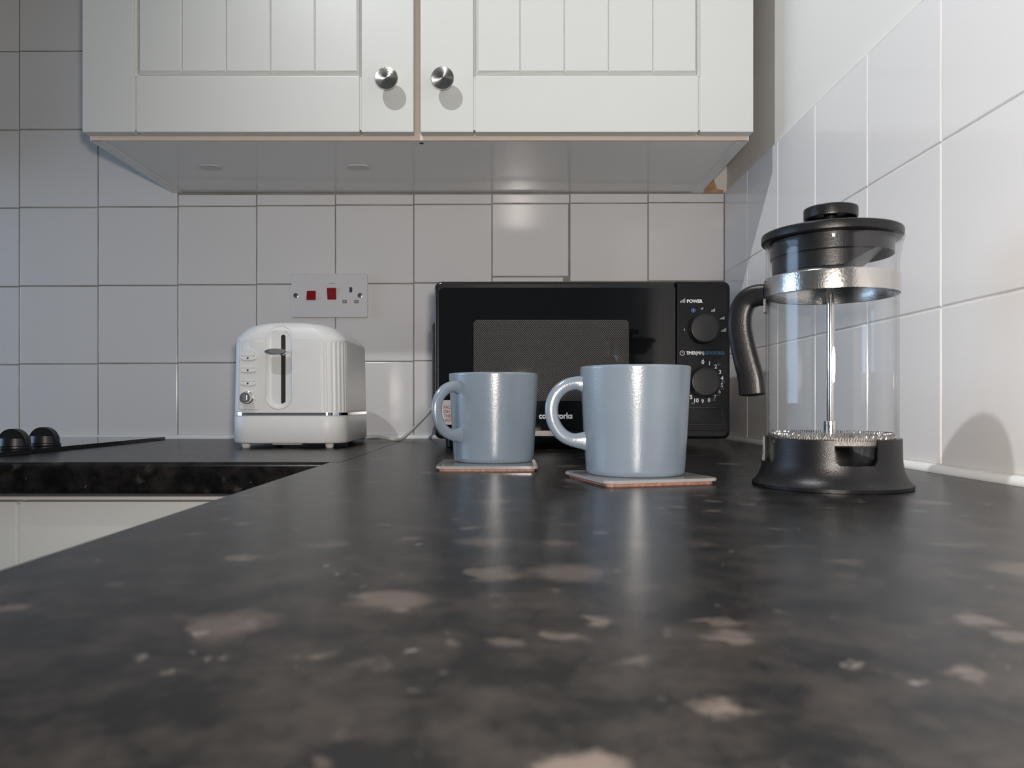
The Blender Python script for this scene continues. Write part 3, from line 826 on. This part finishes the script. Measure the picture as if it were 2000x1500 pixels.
# printed marks on the fascia
IY = -0.0011
def bars(bm, x, y, n, step, wdt, h0, dh, rot=0):
    for i in range(n):
        ax, az = mxz(x+i*step, y)
        box(bm, ax, ax+wdt*MS, IY-0.0001, IY+0.0005, az, az+(h0+dh*i)*MS)
bm = NB()
x, z = mxz(1341, 588.8); text_mesh(bm, 'POWER', x, z, 0.0068, IY, 'LEFT', 0.00022, sx=0.98)
x, z = mxz(1340, 689.8); text_mesh(bm, 'TIMER(MIN)', x, z, 0.0066, IY, 'LEFT', 0.00018, sx=0.78)
for s_, px, py in (('0', 1372.5, 707.5), ('1', 1385.5, 710), ('2', 1397.5, 716.5), ('3', 1406, 727), ('4', 1410, 739), ('5', 1409.5, 752.5), ('6', 1405, 765), ('7', 1396, 775.5), ('8', 1384.5, 782), ('9', 1372, 784), ('10', 1359, 782.5), ('15', 1347, 776)):
    x, z = mxz(px, py); text_mesh(bm, s_, x, z, 0.0082, IY, 'CENTER', 0.00018)
# clock symbol
x, z = mxz(1332.3, 689.8)
sweep(bm, [(x+0.0034*math.cos(t*PI/10), IY, z+0.0034*math.sin(t*PI/10)) for t in range(20)], circ(0.00035, 5), up=Vector((0, -1, 0)), closed=True)
box(bm, x-0.0002, x+0.0003, IY-0.0001, IY+0.0003, z, z+0.0022); box(bm, x, x+0.0018, IY-0.0001, IY+0.0003, z-0.0002, z+0.0003)
x, z = mxz(1336.3, 644); box(bm, x-0.0004, x+0.0004, IY-0.0001, IY+0.0004, z-0.0017, z+0.0017)
tag(obj('printed_lettering', bm, 'ink_white', fasc, None), kind='stuff')
bm = NB()
bars(bm, 1328.0, 591.5, 4, 2.7, 1.8, 3.5, 1.6)
bars(bm, 1368.5, 604.5, 2, 2.6, 1.8, 2.8, 1.4); bars(bm, 1389.0, 609, 3, 2.6, 1.8, 2.8, 1.6)
bars(bm, 1405.8, 624, 4, 2.4, 1.7, 2.2, 1.2); bars(bm, 1408.2, 648, 4, 2.6, 1.9, 2.8, 1.6)
for s_, px, py in (('0.1', 1404, 712), ('0.2', 1412, 745.5), ('0.3', 1411, 759), ('0.4', 1403, 772), ('0.5', 1394.5, 781.5), ('0.6', 1353.5, 788)):
    x, z = mxz(px, py); text_mesh(bm, s_, x, z, 0.0038, IY, 'CENTER')
tag(obj('printed_scale', bm, 'ink_grey', fasc, None), kind='stuff')
bm = NB()
x, z = mxz(1375.5, 689.8); text_mesh(bm, 'DEFROST(KG)', x, z, 0.0066, IY, 'LEFT', 0.00012, sx=0.72)
x, z = mxz(1373, 701.5); box(bm, x-0.0007, x+0.0007, IY-0.0001, IY+0.0004, z-0.0009, z+0.0009)
tag(obj('printed_defrost_lettering', bm, 'ink_blue', fasc, None), kind='stuff')
bm = NB(); x, z = mxz(1353.8, 606.2)
for k in range(3):
    t = k*PI/3 + PI/2
    c, s_ = math.cos(t)*0.0034, math.sin(t)*0.0034
    sweep(bm, [(x-c, IY, z-s_), (x+c, IY, z+s_)], circ(0.0004, 5), up=Vector((0, -1, 0)))
    for e in (-1, 1):
        for q in (-0.6, 0.6):
            bx, bz = x+e*c*0.62, z+e*s_*0.62
            sweep(bm, [(bx, IY, bz), (bx+0.0014*math.cos(t+q+(PI if e < 0 else 0)), IY, bz+0.0014*math.sin(t+q+(PI if e < 0 else 0)))], circ(0.0003, 4), up=Vector((0, -1, 0)))
obj('snowflake_symbol', bm, 'ink_violet', fasc, None)
# maker's name on the door
bm = NB(); x, z = mxz(1085.3, 812.6); text_mesh(bm, 'cookworks', x, z, 0.0122, -0.0014, 'CENTER', 0.00042, sx=0.90)
obj('maker_name', bm, 'ink_white', dr, None)
# paper sticker at the left of the door
a = mxz(863, 829.5); b = mxz(897, 781.5)
bm = NB(); box(bm, a[0], b[0], -0.0016, -0.0010, a[1], b[1]); stk = obj('sticker', bm, 'sticker', dr, None); stk['label'] = 'white paper sticker with red print'
bm = NB()
for t_, py in (('FACE', 795.5), ('ON EX', 804), ('THE', 812.5), ('HOW', 821)):
    x, z = mxz(866, py); text_mesh(bm, t_, x, z, 0.0068, -0.0017, 'LEFT', 0.0001, sx=0.95)
obj('sticker_print', bm, 'ink_red', stk, None)
for fx in (-0.195, 0.14):
    for fy in (0.050, 0.29):
        bm = NB(); lathe(bm, [(0, 0), (0.010, 0), (0.0115, 0.0015), (0.012, 0.016), (0, 0.016)], 20); obj('foot', bm, 'black', mw, 40, (fx, fy, 0))

# ================================================================== coasters and mugs
def make_coaster(loc, rz, label):
    c = tag(empty('coaster', loc, rz), label, 'coaster', 'square drink coasters')
    bm = NB(); prism(bm, rrect(-0.0478, 0.0478, -0.0478, 0.0478, 0.005, 5), 'z', 0.0, 0.0026); obj('board', bm, 'cork', c, 40)
    bm = NB(); prism(bm, rrect(-0.0510, 0.0510, -0.0510, 0.0510, 0.007, 6), 'z', 0.0026, 0.0052)
    es = [e for e in bm.edges if abs(e.verts[0].co.z-e.verts[1].co.z) < 1e-6]
    bmesh.ops.bevel(bm, geom=es, offset=0.0006, segments=2, affect='EDGES')
    t = obj('clear_top', bm, 'acrylic', c, 40); t['label'] = 'clear acrylic top sheet'
    return c
make_coaster((-0.0200, 0.806, WT), 0.0, 'square clear-topped coaster lying straight under the farther mug')
make_coaster((0.1150, 0.672, WT), math.radians(15.5), 'square clear-topped coaster turned at an angle under the nearer mug')

def make_mug(loc, rz, label):
    m_ = tag(empty('mug', loc, rz), label, 'mug', 'grey-blue mugs on coasters')
    H = 0.0945
    out = [(0, 0.0012), (0.0385, 0.0010), (0.0395, 0.0), (0.0412, 0.0), (0.0428, 0.0014), (0.0434, 0.005)]
    for i in range(1, 9):
        t = i/8; out.append((0.0434+0.0050*t**0.9, 0.005+(H-0.0075)*t))
    out += [(0.0485, H-0.0012), (0.0480, H), (0.0466, H), (0.0459, H-0.0014)]
    for i in range(7, 0, -1):
        t = i/8; out.append((0.0396+0.0052*t, 0.007+(H-0.012)*t))
    out += [(0.0375, 0.0075), (0.030, 0.0062), (0, 0.0060)]
    bm = NB(); lathe(bm, out, 96); obj('body', bm, 'mug', m_, 50)
    # loop handle in the local -X direction
    ctrl = [(-0.0440, 0, 0.0790), (-0.0530, 0, 0.0800), (-0.0630, 0, 0.0770), (-0.0712, 0, 0.0690), (-0.0745, 0, 0.0575), (-0.0725, 0, 0.0450), (-0.0655, 0, 0.0350), (-0.0560, 0, 0.0300), (-0.0430, 0, 0.0290)]
    pts = spline(ctrl, 48)
    sc = []
    for k in range(len(pts)):
        t = k/(len(pts)-1); e = max(0, 1-t/0.16)**2 + max(0, 1-(1-t)/0.16)**2
        sc.append((1+0.25*e, 1+0.55*e))
    bm = NB(); sweep(bm, pts, circ(0.0058, 18, 0.0042, 2.2), up=Vector((0, 1, 0)).cross(Vector((0, 0, 1))) if False else Vector((0, 1, 0)), scales=[(b_, a_) for a_, b_ in sc])
    obj('handle', bm, 'mug', m_, 60)
    return m_
make_mug((-0.0143, 0.829, WT+0.0053), math.radians(39), 'farther grey-blue mug with its handle turned towards the viewer')
make_mug((0.1136, 0.677, WT+0.0053), math.radians(4), 'nearer grey-blue mug with its handle pointing left')

# ================================================================== coffee press
PX, PY = 0.2648, 0.6240
az = math.atan2(-PY, -PX)       # local +X axis points from the press to the viewer
press = tag(empty('coffee_press', (PX, PY, WT), az), 'glass coffee press with black lid, handle and base beside the tiled wall', 'coffee press')
# in local space the angle t (counter-clockwise) increases towards the picture's right
def A(deg): return math.radians(deg)
# base: flared skirt plus four upright tabs
bm = NB()
lathe(bm, [(0.0500, 0.0020), (0.0600, 0.0), (0.0612, 0.0004), (0.0614, 0.0030), (0.0600, 0.0042), (0.0578, 0.0066), (0.0560, 0.0096), (0.0545, 0.0135), (0.0535, 0.0175), (0.0531, 0.0200), (0.0510, 0.0200), (0.0508, 0.0060), (0.0, 0.0060), (0.0, 0.0020)], 96)
for k in range(4):
    a0 = A(-51+90*k); a1 = A(3+90*k)
    lathe(bm, [(0.0531, 0.0195), (0.0527, 0.0250), (0.0525, 0.0392), (0.0520, 0.0397), (0.0512, 0.0397), (0.0509, 0.0390), (0.0509, 0.0195)], 20, closed=True, a0=a0, a1=a1)
    # rounded fillets where tab meets skirt
    for aa, sg in ((a0, -1), (a1, 1)):
        for q in range(4):
            h = 0.0045*(1-math.sin(PI/2*(q+0.5)/4)); da = 0.0045/0.053
            lathe(bm, [(0.0531, 0.0195), (0.0529, 0.0200+h), (0.0509, 0.0200+h), (0.0509, 0.0195)], 1, closed=True, a0=min(aa+sg*da*q/4, aa+sg*da*(q+1)/4), a1=max(aa+sg*da*q/4, aa+sg*da*(q+1)/4))
obj('base', bm, 'black_satin', press, 40)
# beaker with a spout
SP = A(84)
def spout(r, z, a):
    d_ = (a-SP+PI) % (2*PI)-PI
    k = math.exp(-(d_/0.20)**2)
    zt = max(0.0, (z-0.172)/0.026)
    rr = r + 0.0042*k*zt**2.2
    return Vector((rr*math.cos(a), rr*math.sin(a), z + 0.0010*k*zt))
GZ = 0.1972
prof = [(0, 0.0075), (0.040, 0.0075), (0.046, 0.0090), (0.0492, 0.0130), (0.0503, 0.0185)]
for i in range(1, 13): prof.append((0.0503, 0.0185+(0.172-0.0185)*i/12))
for i in range(1, 9): prof.append((0.0503, 0.172+(GZ-0.172)*i/8))
prof += [(0.0510, GZ+0.0006), (0.0500, GZ+0.0012), (0.0488, GZ+0.0004)]
for i in range(7, -1, -1): prof.append((0.0483, 0.172+(GZ-0.172)*i/8))
for i in range(11, -1, -1): prof.append((0.0483, 0.0185+(0.172-0.0185)*i/12))
prof += [(0.0470, 0.0145), (0.043, 0.0112), (0.036, 0.0100), (0, 0.0100)]
bm = NB(); lathe(bm, prof, 128, fn=spout); bk = obj('beaker', bm, 'glass', press, 60); bk['label'] = 'clear glass beaker with a pouring lip'
# steel band round the glass
bm = NB(); lathe(bm, [(0.0506, 0.1550), (0.0512, 0.1546), (0.0516, 0.1552), (0.0516, 0.1692), (0.0512, 0.1698), (0.0506, 0.1694)], 128, closed=True); obj('band', bm, 'steel', press, 40)
# handle
HA = A(-97)
hd = Vector((math.cos(HA), math.sin(HA), 0))
ctrl = [(0.0515, 0.1600), (0.0600, 0.1595), (0.0675, 0.1555), (0.0720, 0.1460), (0.0728, 0.1330), (0.0705, 0.1180), (0.0670, 0.1030), (0.0635, 0.0890), (0.0625, 0.0780), (0.0622, 0.0735)]
pts = spline([hd*r + Vector((0, 0, z)) for r, z in ctrl], 54)
tang = Vector((-hd.y, hd.x, 0))
n_ = len(pts); sc = []
for k in range(n_):
    t = k/(n_-1); e = 1.0 if t < 0.94 else math.sqrt(max(0.02, 1-((t-0.94)/0.062)**2))
    sc.append((e*(0.95+0.20*max(0, 1-t*4)), e*(1.0 + 0.25*t)))
bm = NB(); sweep(bm, pts, circ(0.0090, 24, 0.0074, 3.2), up=tang, scales=[(b_, a_) for a_, b_ in sc])
hdl = obj('handle', bm, 'black_satin', press, 50)
bm = NB(); lathe(bm, [(0.0505, 0.1440), (0.0522, 0.1440), (0.0522, 0.1552), (0.0505, 0.1552)], 12, closed=True, a0=HA-A(11), a1=HA+A(11)); obj('clamp_tab', bm, 'black_satin', hdl, 40)
# lid
bm = NB(); lathe(bm, [(0, 0.1990), (0.0440, 0.1990), (0.0470, 0.1985), (0.0510, 0.1992), (0.0530, 0.1992), (0.0538, 0.2000), (0.0540, 0.2015), (0.0540, 0.2048), (0.0536, 0.2060), (0.0525, 0.2066), (0.040, 0.2074), (0.020, 0.2080), (0.0070, 0.2082), (0, 0.2082)], 96)
lid = obj('lid', bm, 'black_satin', press, 35)
# inner plug with the cut-away towards the spout
bm = NB()
sd = Vector((math.cos(SP+A(8)), math.sin(SP+A(8)), 0))
def plug(r, z, a):
    v = Vector((r*math.cos(a), r*math.sin(a), 0)); s_ = v.dot(sd)
    zz = z
    if z < 0.186: zz = min(0.1955, max(z, 0.1725 + max(0.0, s_-0.008)*0.62))
    return Vector((v.x, v.y, zz))
prof = [(0.0, 0.1725)] + [(0.0445*i/9, 0.1725) for i in range(1, 10)] + [(0.0452, 0.1732), (0.0455, 0.1855), (0.0470, 0.1865), (0.0472, 0.1992), (0, 0.1992)]
lathe(bm, prof, 96, fn=plug); obj('lid_plug', bm, 'black_satin', lid, 40)
# plunger: knob, rod, ferrule, filter
bm = NB(); lathe(bm, [(0, 0.2080), (0.0058, 0.2080), (0.0052, 0.2215), (0.0160, 0.2222), (0.0188, 0.2212), (0.0190, 0.2186), (0.0196, 0.2180), (0.0205, 0.2183), (0.0208, 0.2192), (0.0209, 0.2255), (0.0205, 0.2266), (0.0190, 0.2272), (0, 0.2276)], 72); obj('plunger_knob', bm, 'black_satin', press, 35)
bm = NB(); lathe(bm, [(0, 0.0400), (0.0030, 0.0400), (0.0030, 0.2060), (0, 0.2060)], 28); obj('plunger_rod', bm, 'polished', press, 40)
bm = NB(); lathe(bm, [(0.0028, 0.0370), (0.0052, 0.0370), (0.0052, 0.0525), (0.0048, 0.0530), (0.0028, 0.0530)], 28, closed=True); obj('ferrule', bm, 'steel', press, 40)
bm = NB(); lathe(bm, [(0.0030, 0.0400), (0.0450, 0.0420), (0.0462, 0.0410), (0.0464, 0.0350), (0.0445, 0.0335), (0.0030, 0.0345)], 72, closed=True); flt = obj('filter', bm, 'filter', press, 40)
bm = NB()
N = 1400; T = 150; pts = []
for k in range(N):
    a = 2*PI*k/N; q = a*T; r = 0.0452 + 0.0027*math.cos(q)
    pts.append((r*math.cos(a), r*math.sin(a), 0.0410+0.0032*math.sin(q)))
sweep(bm, pts, circ(0.00033, 4), closed=True); obj('spring_coil', bm, 'steel', flt, 60)
